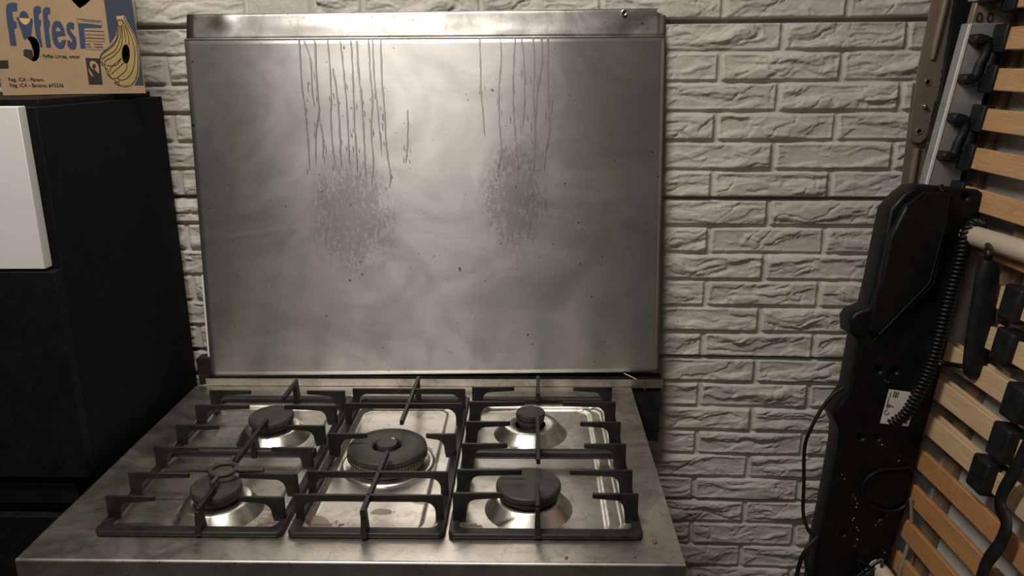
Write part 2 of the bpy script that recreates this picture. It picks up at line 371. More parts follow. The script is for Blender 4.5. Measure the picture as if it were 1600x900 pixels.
# ================================================================== STEEL SPLASH SHEET
def splash():
    a = np.array([.032, .600, .922]); b = np.array([.957, .592, .931]); c = np.array([.486, .642, 1.587])
    n = np.cross(b-a, c-a); n /= np.linalg.norm(n); n = n if n[1] < 0 else -n; cc = n@a     # n faces the room
    pt = lambda x, y, off=0: on(x, y, n, cc+off)
    BL, BR, TL, TR = pt(330, 587), pt(1030, 581), pt(288, 62), pt(1040, 57)
    mid = (BL+BR)/2; root = thing('steel_splash_sheet', 'large stained stainless steel sheet leaning on the brick wall behind the hob', 'splashback', tuple(mid))
    nx, nz = 90, 70; U, V = np.meshgrid(np.linspace(0, 1, nx), np.linspace(0, 1, nz))
    P = ((1-U)*(1-V))[..., None]*BL+(U*(1-V))[..., None]*BR+((1-U)*V)[..., None]*TL+(U*V)[..., None]*TR
    w = (fbm(U*3, V*2.5, 90, 2)-.5)*.0014*np.minimum(1, 6*np.minimum(np.minimum(U, 1-U), np.minimum(V, 1-V)))
    P = P+w[..., None]*n
    # closed sheet: front grid, back quad ring
    o = grid_mesh('sheet', (P[..., 0], P[..., 1], P[..., 2]), nx, nz, ['panel', 'drip'], root, origin=tuple(mid))
    so = o.modifiers.new('thickness', 'SOLIDIFY'); so.thickness = .0015; so.offset = -1
    # dried runs of grease: ribbons lying on the sheet, in the sheet's own mesh
    A = lambda x, y: pt(180+x/3, y/3); B = lambda x, y: pt(620+x/3, y/3)
    runs = [(A, r) for r in [[(862, 185), (875, 400), (890, 520), (905, 680), (912, 800)], [(885, 190), (915, 280), (922, 420), (935, 500)], [(935, 190), (945, 400), (955, 520), (940, 620), (942, 770)], [(955, 560), (975, 650), (972, 740)],
        [(995, 185), (1005, 300), (1012, 450), (1010, 560), (1020, 700), (1035, 790)], [(1020, 320), (1040, 450), (1050, 580), (1060, 780)], [(1055, 190), (1070, 330), (1085, 500), (1095, 700), (1100, 780)],
        [(1105, 190), (1115, 400), (1120, 560), (1130, 700), (1135, 820)], [(1132, 190), (1140, 340), (1155, 470), (1165, 640), (1175, 840)], [(1187, 182), (1195, 350), (1205, 460), (1200, 620), (1210, 760), (1200, 880)],
        [(1205, 182), (1215, 380), (1225, 470), (1240, 620), (1250, 740)], [(1243, 182), (1250, 380), (1260, 500), (1270, 680), (1290, 820), (1285, 880)], [(1370, 515), (1372, 600), (1368, 700), (1360, 770)]]]
    runs += [(B, r) for r in [[(388, 175), (392, 300), (395, 440), (405, 540), (408, 620)], [(485, 175), (490, 280), (480, 400), (480, 560), (490, 700), (475, 800), (485, 860)], [(555, 175), (548, 300), (545, 430), (550, 560), (560, 680), (570, 820)],
        [(585, 175), (595, 280), (598, 450), (590, 600)], [(640, 175), (645, 300), (640, 450), (648, 620), (640, 800)], [(680, 178), (680, 290), (660, 420), (650, 560), (640, 700)], [(708, 175), (708, 350), (710, 480), (715, 610), (700, 700), (690, 800)]]]
    rb = MB(); dn = n*.0016
    for F, r in runs:
        P2 = smooth([F(*q) for q in r], 10); P2 = [p+np.array([random.uniform(-1, 1)*.0005, 0, 0]) for p in P2]
        k = len(P2); w0 = random.uniform(.0028, .0040)
        rb.ribbon(P2, [w0*(.78+.22*math.sin(i*.7+w0*9999))*(1 if i < k*.8 else max(.15, (k-i)/(k*.2))) for i in range(k)], n, dn)
        for j in range(5):
            i = random.randint(int(k*.35), k-2); q = P2[i]+np.array([random.uniform(-.008, .008), 0, 0])
            rb.ribbon([q, q+np.array([.0004, 0, -random.uniform(.004, .016)])], random.uniform(.0008, .0018), n, dn)
    d = build(rb, 'grease_runs', 'drip', root, fix=False); d['kind'] = 'stuff'; d['label'] = 'dull grey dried runs of grease'
    # folded lip along the top, set back a little and leaning a little more towards the ceiling
    l0, l1 = pt(291, 61.5), pt(1039, 56); t0, t1 = pt(290, 22), pt(1041, 12)
    up = (t0-l0)/np.linalg.norm(t0-l0); Hh = np.linalg.norm(t0-l0); N = 60; Q = 10
    U, V = np.meshgrid(np.linspace(0, 1, N), np.linspace(0, 1, Q))
    P = ((1-U)*(1-V))[..., None]*l0+(U*(1-V))[..., None]*l1+((1-U)*V)[..., None]*t0+(U*V)[..., None]*t1
    dent = lambda u, v, ru, rv, a: a*np.exp(-(((U-u)/ru)**2+((V-v)/rv)**2))
    dd = -.0012-.0035*V+dent(.083, .7, .018, .35, .005)-dent(.60, .5, .05, .7, .002)+(fbm(U*9, V*2, 66, 2)-.5)*.002
    P = P+dd[..., None]*n
    lp = grid_mesh('folded_lip', (P[..., 0], P[..., 1], P[..., 2]), N, Q, ['lip'], root, origin=tuple(mid)); lp['label'] = 'bent top lip of the sheet'
    so = lp.modifiers.new('thickness', 'SOLIDIFY'); so.thickness = .0015; so.offset = -1
    b2 = MB(); b2.tube([pt(289, 61.5, .0006), pt(500, 60, .0006), pt(800, 58, .0006), pt(1040, 56.5, .0006)], .0013, 8); build(b2, 'fold_crease', 'lip', root)
    # screw hole at the right end of the lip
    c0 = pt(975, 20); b3 = MB(); ex = (BR-BL)/np.linalg.norm(BR-BL); ey = np.cross(n, ex); ey = ey if ey[2] > 0 else -ey
    b3.tube([c0+n*.0015+.0045*(math.cos(q)*ex+math.sin(q)*ey) for q in np.linspace(0, 2*math.pi, 24, endpoint=False)], .0013, 8, closed=True)
    b3.tube([c0-n*.0005, c0+n*.0008], .0038, 16, 1)
    build(b3, 'screw_hole', ['skirt', 'hole'], root)
    # pale strip showing down the lower left edge
    b4 = MB(); q = [pt(314.5, 430, -.004), pt(319, 428, -.004), pt(333, 588, -.004), pt(327.5, 588, -.004)]; b4.prism(q, -n, .004); st = build(b4, 'edge_strip', 'white', root); st['label'] = 'white plastic strip on the lower left edge'
    # bent wire at the lower right corner
    b5 = MB(); b5.tube(smooth([atY(975, 583, .592), atY(990, 590, .588), atY(1000, 597, .586), atY(1008, 610, .584)], 6), .0009, 8)
    w_ = build(b5, 'stray_wire', 'skirt', origin=tuple(atY(990, 590, .588))); tag(w_, 'thin bent wire sticking out at the lower right corner of the steel sheet', 'wire')
splash()

# ================================================================== GAS RANGE
Zt = .90
BURN = [('FL', .224, .135, .0375), ('RL', .228, .383, .040), ('M', .4545, .285, .0655), ('RR', .6945, .401, .0265), ('FR', .692, .148, .049)]
def rrect(X, Y, x0, x1, y0, y1, r):
    cx, cy = (x0+x1)/2, (y0+y1)/2; qx = np.abs(X-cx)-(x1-x0)/2+r; qy = np.abs(Y-cy)-(y1-y0)/2+r
    return np.hypot(np.maximum(qx, 0), np.maximum(qy, 0))+np.minimum(np.maximum(qx, qy), 0)-r
def gas_range():
    root = thing('gas_range', 'freestanding stainless steel gas range with five burners in front of the brick wall', 'stove', (.45, .30, 0))
    # pressed cooktop sheet with three shallow trays
    st = .0026; xs = np.concatenate([[0], np.arange(.003, .898, st), [.9]]); ys = np.concatenate([[0], np.arange(.003, .590, st), [.593]])
    X, Y = np.meshgrid(xs, ys); h = np.zeros_like(X)
    for (x0, x1, y0, y1) in [(.072, .335, .075, .50), (.366, .562, .075, .50), (.592, .832, .075, .50)]:
        d = rrect(X, Y, x0, x1, y0, y1, .028); h -= .006*sstep(.0, -.005, d)
        d2 = rrect(X, Y, x0+.003, x1-.024, y0+.003, y1-.003, .024); h -= .0035*sstep(0, -.004, d2)
    h += (fbm(X*7, Y*7, 14, 3)-.5)*.0012
    h *= 1
    grid_mesh('cooktop', (X, Y, Zt+h), len(xs), len(ys), 'cooktop', root, origin=(.45, .30, 0))
    b = MB()
    # front edge rolled over, fascia below, body shell
    prof = []
    for k in range(7):
        q = k/6*math.pi/2; prof.append((-.004*math.sin(q), Zt-.004+.004*math.cos(q)))
    vs = []; fs = []
    for (y, z) in [(.0005, Zt)]+prof+[(-.004, Zt-.075)]:
        vs += [(0, y, z), (.9, y, z)]
    for i in range(len(vs)//2-1): fs.append((2*i, 2*i+1, 2*i+3, 2*i+2))
    b.add(vs, fs); build(b, 'front_edge', 'body', root, fix=False)
    b = MB(); b.box((0.002, .0, .80), (.898, .02, .894)); b.box((.0, .0, .80), (.002, .592, .895)); b.box((.898, .0, .80), (.9, .592, .895)); build(b, 'top_casing', 'body', root)
    b = MB(); b.box((.004, -.002, .70), (.896, .60, .80)); build(b, 'control_fascia', 'body', root, .004)
    b = MB(); b.box((.006, .02, .08), (.894, .60, .70)); build(b, 'oven_body', 'body', root)
    d = MB(); d.box((.02, -.004, .16), (.88, .02, .685)); dr = build(d, 'oven_door', 'body', root, .003)
    g = MB(); g.tube([(.08, -.05, .64), (.82, -.05, .64)], .011, 16); g.tube([(.1, -.05, .64), (.1, -.003, .64)], .007); g.tube([(.8, -.05, .64), (.8, -.003, .64)], .007); build(g, 'door_handle', 'chrome', dr)
    for x in (.05, .85):
        for y in (.06, .54):
            l = MB(); l.lathe((x, y, 0), [(0, 0), (.022, 0), (.022, .01), (.014, .014), (.014, .085)], 20); build(l, 'leg', 'iron', root)
    # back upstand, dark vent behind it, left end bracket, plain dark block at the right end
    b = MB(); b.box((.022, .5945, .898), (.965, .5965, .9165)); u = build(b, 'back_upstand', 'cooktop', root)
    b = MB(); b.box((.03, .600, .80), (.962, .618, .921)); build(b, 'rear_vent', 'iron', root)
    b = MB(); q = [atY(x, y, .600) for x, y in [(306, 561), (327, 559), (333, 598), (312, 602)]]; b.prism(q, (0, 1, 0), .03); build(b, 'corner_piece', 'iron', root, .001)
    b = MB(); b.box((.925, .602, .775), (.962, .625, .899)); build(b, 'corner_piece', 'iron', root, .002)
    b = MB(); b.box((.905, .592, .80), (.965, .597, .8975)); 
    for nm, cx, cy, r in BURN:
        zf = Zt-.0095
        if nm != 'M':
            sk = MB(); sk.lathe((cx, cy, zf), [(.0665, 0), (.064, .002), (.050, .019), (.047, .021), (.034, .0205), (.028, .018)], 64)
            build(sk, 'burner_skirt', 'skirt', root, angle=50)
            bd = MB(); rr = r
            bd.lathe((cx, cy, zf+.018), [(0, .002), (rr*.80, .0), (rr*.80, .006), (rr*.92, .008), (rr*.93, .013), (rr*.86, .015), (0, .016)], 48)
            bo = build(bd, 'burner', 'cap', root)
            tl = (.02, .05) if nm == 'RL' else ((-.05, .02) if nm == 'FL' else (0, 0))
            cp = MB(); cp.lathe((cx, cy, zf+.033), [(0, 0), (rr*.93, 0), (rr*.99, .0015), (rr, .005), (rr*.985, .0085), (rr*.94, .0105), (rr*.5, .0112), (0, .0112)], 56, tilt=tl)
            build(cp, 'burner_cap', 'cap', bo)
            # spark plug and flame sensor pins
            ig = MB(); ig.tube([(cx-.012, cy+r+.006, zf+.016), (cx-.012, cy+r+.006, zf+.03)], .0028, 10); build(ig, 'igniter', 'white', bo)
        else:
            sk = MB(); sk.lathe((cx, cy, zf), [(.080, 0), (.078, .003), (.073, .0045), (.070, .003), (.060, .002), (.05, .002)], 72); build(sk, 'burner_skirt', 'skirt', root, angle=60)
            bd = MB(); bd.lathe((cx, cy, zf+.003), [(.030, .0), (.060, .0), (.0615, .012), (.066, .016), (.066, .020), (.030, .020), (.030, 0)], 72)
            bo = build(bd, 'wok_burner', 'ring', root)
            fl = MB()
            for k in range(72):
                q = 2*math.pi*k/72; c_, s_ = math.cos(q), math.sin(q); t_ = (-s_, c_)
                p = [(cx+c_*rr+t_[0]*w, cy+s_*rr+t_[1]*w, z) for z in (zf+.0175, zf+.0225) for (rr, w) in ((.064, -.0009), (.0668, -.0009), (.0668, .0009), (.064, .0009))]
                fl.hexa(p[:4], p[4:])
            f_ = build(fl, 'flame_slots', 'hole', bo)
            cp = MB(); cp.lathe((cx, cy, zf+.023), [(.024, -.008), (.0645, 0), (.0665, .003), (.0655, .0095), (.062, .012), (.040, .0135), (.026, .012), (.0235, .009), (.024, -.008)], 72); build(cp, 'burner_cap', 'cap', bo)
            cc = MB(); cc.lathe((cx, cy, zf+.010), [(0, 0), (.013, 0), (.013, .016), (.0175, .018), (.018, .026), (.0165, .029), (0, .0295)], 40); build(cc, 'inner_cap', 'cap', bo)
            ig = MB(); ig.tube([(cx+.006, cy+.021, zf+.01), (cx+.006, cy+.021, zf+.036)], .0032, 10); build(ig, 'igniter', 'white', bo)
    return root
gas_range()

# ================================================================== PAN SUPPORTS (grates)
ROWS = [.088, .155, .240, .321, .404, .471]
def bar(b, p, q, w, h):          # bar with top centre line p-q, width w, height h
    p = np.array(p, float); q = np.array(q, float); t = q-p; t /= np.linalg.norm(t); s = np.cross(t, (0, 0, 1)); s = s/np.linalg.norm(s)*w/2; hz = np.array([0, 0, -h if not hasattr(h, '__len__') else -h[0]]); hq = np.array([0, 0, -h if not hasattr(h, '__len__') else -h[1]])
    b.hexa([p-s+hz, p+s+hz, q+s+hq, q-s+hq], [p-s, p+s, q+s, q-s])
def grate(label, x0, x1, zt, kind, cx):
    root = thing('pan_support', label, 'pan support', ((x0+x1)/2, .28, Zt), 'cast iron pan supports on the hob')
    zb = Zt+.0085; y0, y1 = .050, .528; w = .013
    b = MB()
    fw = .018
    c_ = .007; o_ = [(x0+c_, y0), (x1-c_, y0), (x1, y0+c_), (x1, y1-c_), (x1-c_, y1), (x0+c_, y1), (x0, y1-c_), (x0, y0+c_)]
    ax, bx, ay, by = x0+w, x1-w, y0+fw, y1-.014; i_ = [(ax+c_, ay), (bx-c_, ay), (bx, ay+c_), (bx, by-c_), (bx-c_, by), (ax+c_, by), (ax, by-c_), (ax, ay+c_)]
    zl = Zt+.0012; vs = [(p[0], p[1], z) for z in (zl, zb) for p in o_+i_]; fs = []
    for i in range(8):
        j = (i+1) % 8; fs += [(16+i, 16+j, 24+j, 24+i), (i, 8+i, 8+j, j), (i, j, 16+j, 16+i), (8+i, 24+i, 24+j, 8+j)]
    b.add(vs, fs)
    if kind == 'two':                       # rounded low tie bar between the two burners
        b.tube([(x0+w, .285, Zt+.010), (x1-w, .285, Zt+.010)], .0085, 14)
    build(b, 'frame', 'iron', root, .0022)
    def stub(y, side, tip):
        b = MB(); xo = x0+.004 if side < 0 else x1-.004; xi = tip; t = .0042
        # upright web with a curved inner corner, then the tapering arm
        sg = -side; pts = [(xo, zb-.004), (xo, zt)]
        pts += [(xi, zt), (xi, zt-.008)]
        inner = xo+sg*.030
        for k in range(7):
            q = k/6*math.pi/2; pts.append((inner-sg*.0-sg*.014*math.sin(q)+sg*.004, zt-.0105-.016*(1-math.cos(q))))
        pts += [(inner-sg*.012, zb-.004)]
        f = [(p[0], y-t/2, p[1]) for p in pts]; k = len(f)
        b.add(f+[(p[0], y+t/2, p[2]) for p in f], [tuple(range(k)), tuple(range(2*k-1, k-1, -1))]+[(i, i+k, (i+1) % k+k, (i+1) % k) for i in range(k)])
        build(b, 'arm', 'iron', root, .001)
    def through(y):
        b = MB(); t = .0045; cxx = (x0+x1)/2
        outer = [(x0+.004, zb-.004), (x0+.004, zt), (x1-.004, zt), (x1-.004, zb-.004)]
        inn = []
        for k in range(7):
            q = k/6*math.pi/2; inn.append((x1-.030+.016*math.cos(q)-.002, zt-.027+.016*math.sin(q)))
        inn = [(x1-.016, zb-.004)]+inn
        inn2 = [(x0+x1-p[0], p[1]) for p in inn][::-1]
        pts = outer+inn+inn2; f = [(p[0], y-t/2, p[1]) for p in pts]; k = len(f)
        b.add(f+[(p[0], y+t/2, p[2]) for p in f], [tuple(range(k)), tuple(range(2*k-1, k-1, -1))]+[(i, i+k, (i+1) % k+k, (i+1) % k) for i in range(k)])
        build(b, 'cross_arm', 'iron', root, .001)
    def long_arm(xa, ya, yb, up, xb=None):   # arm along the depth, upright at y=up
        b = MB(); xb = xa if xb is None else xb
        bar(b, (xa, ya, zt), (xb, yb, zt), .0065, .0095)
        xu = xa+(xb-xa)*((up-ya)/(yb-ya)) if yb != ya else xa
        b.hexa([(xu-.0045, up-.012, zb-.004), (xu+.0045, up-.012, zb-.004), (xu+.0045, up+.012, zb-.004), (xu-.0045, up+.012, zb-.004)],
               [(xu-.003, up-.008, zt-.004), (xu+.003, up-.008, zt-.004), (xu+.003, up+.008, zt-.004), (xu-.003, up+.008, zt-.004)])
        build(b, 'depth_arm', 'iron', root, .001)
    if kind == 'two':
        lt = [.072, .098, .074, .076, .100, .080]
        if cx < .4: lt[1] = .094
        for i, y in enumerate(ROWS):
            stub(y, -1, x0+lt[i]+.004); stub(y, 1, x1-(lt[i] if i in (1, 4) else lt[i]-.003))
        long_arm(cx, .056, .118, .060); long_arm(cx+.002, .188, .350, .285); long_arm(cx+.004, .442, .528, .520)
    else:
        for i, y in enumerate(ROWS):
            if i in (0, 1, 4, 5): through(y)
        for s in (-1, 1): stub(.282, s, .4225 if s < 0 else .521)
        long_arm(.463, .046, .222, .056, .467); long_arm(.472, .332, .534, .520, .474)
    return root
grate('left cast iron pan support, over the two left burners', .078, .346, Zt+.0435, 'two', .229)
grate('middle cast iron pan support, over the big wok burner', .353, .575, Zt+.048, 'mid', .463)
grate('right cast iron pan support, next to the empty right edge of the hob', .580, .852, Zt+.052, 'two', .705)

def trivet():
    z = Zt+.0435; c = np.array([.228, .158, z+.004]); root = thing('moka_trivet', 'small iron ring trivet with four arms lying over the front left burner', 'trivet', tuple(c-np.array([0, 0, .004])))
    b = MB(); b.tube([c+np.array([.019*math.cos(q), .019*math.sin(q), 0]) for q in np.linspace(0, 2*math.pi, 36, endpoint=False)], .0038, 12, closed=True); build(b, 'ring', 'cap', root)
    for (dx, dy, l) in ((1, 0, .062), (-1, 0, .050), (.03, 1, .040), (-.03, -1, .045)):
        b = MB(); d = np.array([dx, dy, 0])/math.hypot(dx, dy); b.tube([c+d*.018, c+d*.03-np.array([0, 0, .0005]), c+d*l], [.0046, .0040, .0036], 10); build(b, 'arm', 'cap', root)
trivet()
def crumbs():
    for i, (x, y, r, lab) in enumerate([(1023, 847, .0035, 'brown crumb near the front right corner of the hob top'), (885, 872, .0022, 'tiny brown crumb by the front edge of the hob top')]):
        p = atZ(x, y, Zt); b = MB(); b.lathe((p[0], p[1], p[2]), [(0, 0), (r, .0004), (r*1.1, r*.5), (r*.5, r*.9), (0, r)], 9)
        o = build(b, 'food_crumb', 'crumb', origin=tuple(p)); tag(o, lab, 'crumb')
crumbs()

# ================================================================== TALL CABINET + BOX
def cabinet():
    root = thing('tall_cabinet', 'tall black cabinet with a white upper door left of the range', 'cabinet', (-.33, .45, 0))
    x0, x1 = -.64, -.03
    b = MB(); b.box((x0, .258, .06), (x1, .668, 1.482)); build(b, 'body', 'black', root, .0015)
    b = MB(); b.box((x0+.02, .30, 0), (x1-.02, .65, .06)); build(b, 'plinth', 'black', root)
    b = MB(); b.box((x0+.012, .30, 1.482), (x1-.02, .662, 1.492)); build(b, 'top_board', 'door_black', root, .001)
    d = MB(); d.box((x0, .238, 1.242), (x1-.015, .2575, 1.484)); dr = build(d, 'door', 'white', root, .001); dr['label'] = 'white upper door'
    d = MB(); d.box((x0, .236, .888), (x1-.001, .2575, 1.238)); dr = build(d, 'door', 'door_black', root, .001); dr['label'] = 'black middle door'
    d = MB(); d.box((x0, .245, .835), (x1-.03, .2575, .872)); build(d, 'drawer_front', 'door_black', root, .001)
    d = MB(); d.box((x0, .236, .07), (x1-.03, .2575, .815)); build(d, 'door', 'door_black', root, .001)
cabinet()
def banana_box():
    zb = 1.492; pL, pR = atZ(5, 149.5, zb), atZ(228, 146, zb); ex = (pR-pL)/np.linalg.norm(pR-pL); ey = np.array([0, 0, 1.]); nf = np.cross(ex, ey)
    if nf[1] > 0: nf = -nf
    cf = float(nf@pL); wd_ = float(np.linalg.norm(pR-pL)); root = thing('cardboard_box', 'brown cardboard banana box with blue lettering on top of the black cabinet', 'box', tuple((pL+pR)/2-nf*.05))
    T = lambda x, y, off=0: on(x, y, nf, cf+off)
    zt = zb+.24; O = pL.copy(); L_ = lambda u, d, z: pL+ex*u-nf*d+np.array([0, 0, z-zb])
    out = [L_(0, 0, zb+.0004), L_(.1, 0, zb+.001), L_(wd_, 0, zb+.0004), L_(wd_-.004, 0, zt), L_(0, 0, zt)]
    z8 = lambda a, b_: (a/8.183, b_/8.183); z2 = lambda a, b_: (110+a/6, b_/6)
    hole1 = [T(*z8(a, b_)) for a, b_ in [(345, 490), (380, 465), (430, 470), (470, 500), (500, 560), (510, 640), (500, 730), (470, 775), (425, 788), (395, 770), (430, 720), (420, 640), (400, 590), (380, 540)]]
    hole2 = [T(*z2(a, b_)) for a, b_ in [(0, -10), (30, 25), (85, 80), (140, 45), (190, 0), (160, -60), (20, -60)]]
    hole3 = [T(*z2(520+38*math.cos(q), 508+92*math.sin(q))) for q in np.linspace(0, 2*math.pi, 20, endpoint=False)]
    curve_slab('front_panel', [out, hole1, hole2, hole3], O, ex, ey, .004, 'card', root)
    def obox(nm, u0, u1, d0, d1, z0, z1):
        sk = lambda u, d: u-(.35*max(d, 0) if u > .1 else 0)
        b = MB(); b.hexa([L_(sk(u0, d0), d0, z0), L_(sk(u1, d0), d0, z0), L_(sk(u1, d1), d1, z0), L_(sk(u0, d1), d1, z0)], [L_(sk(u0, d0), d0, z1), L_(sk(u1, d0), d0, z1), L_(sk(u1, d1), d1, z1), L_(sk(u0, d1), d1, z1)]); build(b, nm, 'card', root)
    obox('side_panel', 0, .004, .0045, .10, zb+.0005, zt); obox('side_panel', wd_-.006, wd_-.002, .0045, .10, zb+.0005, zt); obox('back_panel', 0, wd_, .10, .104, zb+.0005, zt)
    obox('bottom_panel', .0045, wd_-.007, .005, .099, zb+.0005, zb+.005); obox('lid', -.003, wd_+.003, -.003, .107, zt, zt+.004)
    def pr(name, outs, m, conv, lift=.0004):
        return curve_slab(name, [[T(*conv(*p)) for p in o] for o in outs], O+nf*lift, ex, ey, .0003, m, root)
    f1 = [(75, 110), (85, 60), (115, 38), (160, 32), (215, 38), (222, 60), (220, 140), (195, 145), (165, 142), (158, 160), (165, 230), (180, 268), (212, 280), (216, 350), (195, 365), (185, 375), (190, 430), (212, 560), (210, 585), (140, 585), (130, 570), (110, 400), (90, 300)]
    yb = [(205, 218), (240, 225), (255, 265), (290, 305), (325, 322), (365, 305), (385, 270), (385, 238), (420, 242), (418, 300), (402, 440), (398, 468), (378, 462), (342, 486), (320, 515), (300, 490), (260, 360)]
    yc = [(243, 222), (255, 170), (275, 148), (300, 136), (330, 148), (355, 175), (375, 233)]
    f2 = [(425, 120), (445, 85), (490, 72), (525, 92), (525, 165), (500, 175), (495, 200), (500, 250), (525, 255), (525, 330), (510, 345), (520, 430), (545, 600), (515, 605), (508, 560), (475, 495), (455, 440), (432, 230)]
    f3 = [(545, 140), (560, 105), (600, 90), (640, 100), (642, 175), (615, 185), (612, 215), (620, 260), (638, 268), (638, 345), (622, 355), (655, 600), (650, 610), (595, 608), (585, 560), (560, 350)]
    e = [(660, 400), (665, 330), (690, 280), (730, 262), (775, 280), (815, 350), (840, 455), (800, 462), (740, 470), (735, 495), (755, 540), (785, 545), (785, 515), (845, 508), (835, 570), (815, 615), (775, 628), (730, 610), (690, 560), (668, 490)]
    eh = [(715, 380), (725, 350), (750, 345), (770, 375), (775, 400), (720, 402)]
    s_ = [(848, 330), (870, 290), (910, 280), (950, 300), (952, 370), (930, 380), (900, 365), (900, 395), (930, 430), (970, 480), (985, 560), (970, 620), (930, 638), (890, 620), (862, 580), (860, 520), (890, 515), (915, 545), (925, 525), (915, 500), (870, 440), (850, 390)]
    pr('printed_lettering', [f1, yb, yc, f2, f3, e, eh, s_], 'blue', z8)
    pr('printed_half_disc', [[(250, 232), (383, 236), (378, 280), (350, 308), (325, 318), (290, 300), (258, 265)]], 'orange', z8)
    pr('torn_flap', [[(300, 640), (330, 628), (410, 640), (428, 720), (395, 768), (370, 750), (300, 710)]], 'dark', z8)
    pr('black_sticker', [[(-45, 772), (105, 770), (112, 875), (-45, 878)]], 'dark', z8)
    def hollow(p): return p
    oval = [(520+40*math.cos(q), 508+94*math.sin(q)) for q in np.linspace(0, 2*math.pi, 20, endpoint=False)]
    banana = [(430, 160), (500, 150), (530, 220), (590, 330), (625, 450), (635, 600), (620, 720), (580, 785), (530, 808), (460, 800), (410, 775), (395, 740), (350, 705), (315, 670), (310, 620), (282, 580), (285, 520), (330, 470), (400, 410), (440, 330), (450, 250)]
    pr('blue_stripe', [[(315, 0), (306, -60), (566, -60), (575, 0), (605, 200), (655, 520), (690, 800), (600, 800), (620, 760), (640, 700), (648, 600), (640, 450), (600, 320), (540, 215), (505, 140), (425, 150), (438, 250), (425, 330), (370, 415)]], 'navy', z2)
    pr('banana_print_edge', [banana, oval], 'cardlight', z2, .0004)
    C = np.mean(banana, 0); pr('banana_print', [[tuple(C+(np.array(p)-C)*.965) for p in banana], oval], 'yellow', z2, .0008)
    lines = [[(442, 190), (492, 188)], [(442, 190), (445, 235), (470, 248), (492, 235), (492, 188)], [(455, 250), (448, 340), (400, 430), (300, 505), (288, 545)], [(475, 255), (470, 350), (420, 470), (330, 530), (295, 560)], [(485, 255), (488, 350), (470, 450), (400, 530), (330, 570), (325, 610)], [(500, 250), (515, 340), (520, 400)], [(510, 240), (545, 340), (550, 420)],
             [(498, 200), (560, 320), (600, 450), (600, 590), (570, 690), (510, 745), (460, 750)], [(480, 545), (430, 610), (340, 615)], [(500, 590), (400, 680), (385, 690)], [(530, 600), (520, 660), (440, 730)], [(480, 545), (390, 625), (370, 670)], [(290, 575), (320, 610), (345, 690), (400, 740), (440, 770), (460, 795)], [(320, 640), (350, 650), (360, 690), (380, 700)], [(405, 735), (450, 735), (455, 770), (420, 770)],
             [(430, 160), (440, 330), (400, 412), (330, 468), (285, 520), (284, 580), (312, 620)], [(500, 152), (530, 220), (590, 330), (625, 450), (634, 600), (618, 720), (580, 784), (530, 806), (460, 798), (410, 773)]]
    b = MB()
    for ln in lines: b.ribbon(smooth([T(*z2(*p)) for p in ln], 5), .0011, nf, nf*.0013)
    build(b, 'banana_outline', 'dark', root, fix=False)
    pr('seal_print', [[(140, 542), (275, 548), (303, 793), (175, 793)], [(178, 590), (195, 568), (225, 570), (255, 600), (270, 640), (268, 690), (255, 680), (235, 655), (205, 645), (185, 620)], [(168, 630), (180, 655), (205, 690), (215, 725), (190, 700), (172, 665)]], 'dark', z2)
    pr('seal_dot', [[(222+17*math.cos(q), 620+22*math.sin(q)) for q in np.linspace(0, 6.2832, 16, endpoint=False)]], 'dark', z2, .0006)
    pr('blue_corner_mark', [[(70, 215), (180, 222), (290, 237), (297, 262), (128, 262), (145, 455), (95, 455)]], 'blue', z2)
    b = MB()
    for (p, q, w) in [((60, 172), (290, 195), .0010), ((60, 172), (68, 215), .0008), ((290, 195), (295, 235), .0008), ((100, 190), (280, 208), .0008), ((132, 285), (312, 292), .0012), ((135, 320), (318, 326), .0010), ((137, 350), (322, 358), .0014), ((140, 380), (322, 388), .0008), ((150, 408), (185, 410), .0014), ((215, 410), (300, 414), .0012), ((150, 432), (200, 436), .0012), ((225, 436), (305, 440), .0016), ((145, 458), (330, 466), .0008)]:
        b.ribbon([T(*z2(*p)), T(*z2(*q))], w, nf, nf*.0011)
    build(b, 'table_print', 'greyink', root, fix=False)
    # small print
    def text(s, px, py, hgt, rot, m, name='small_print'):
        cu = bpy.data.curves.new('t', 'FONT'); cu.body = s; cu.size = hgt; cu.offset = hgt*.012
        tmp = bpy.data.objects.new('tmp', cu); COL.objects.link(tmp); dg = bpy.context.evaluated_depsgraph_get(); dg.update()
        me = bpy.data.meshes.new_from_object(tmp.evaluated_get(dg)); bpy.data.objects.remove(tmp); me.materials.clear(); me.name = name
        p = T(px, py, .0007)-np.array(base_of(root)); ca, sa = math.cos(rot), math.sin(rot)
        me.transform(Matrix(((ca*.92*ex[0], -sa*ex[0], nf[0], p[0]), (ca*.92*ex[1], -sa*ex[1], nf[1], p[1]), (sa*.92, ca, 0, p[2]), (0, 0, 0, 1)))); link(name, me, m, root)
    text('Reg. ICA - Panam.', 13, 126.5, .0082, -.02, 'dark'); text('Reg. ICA - Banano: #75556', 15, 135.5, .0082, -.02, 'dark'); text(': Fyffes Limes, water', 63, 90, .0082, -.02, 'dark')
banana_box()

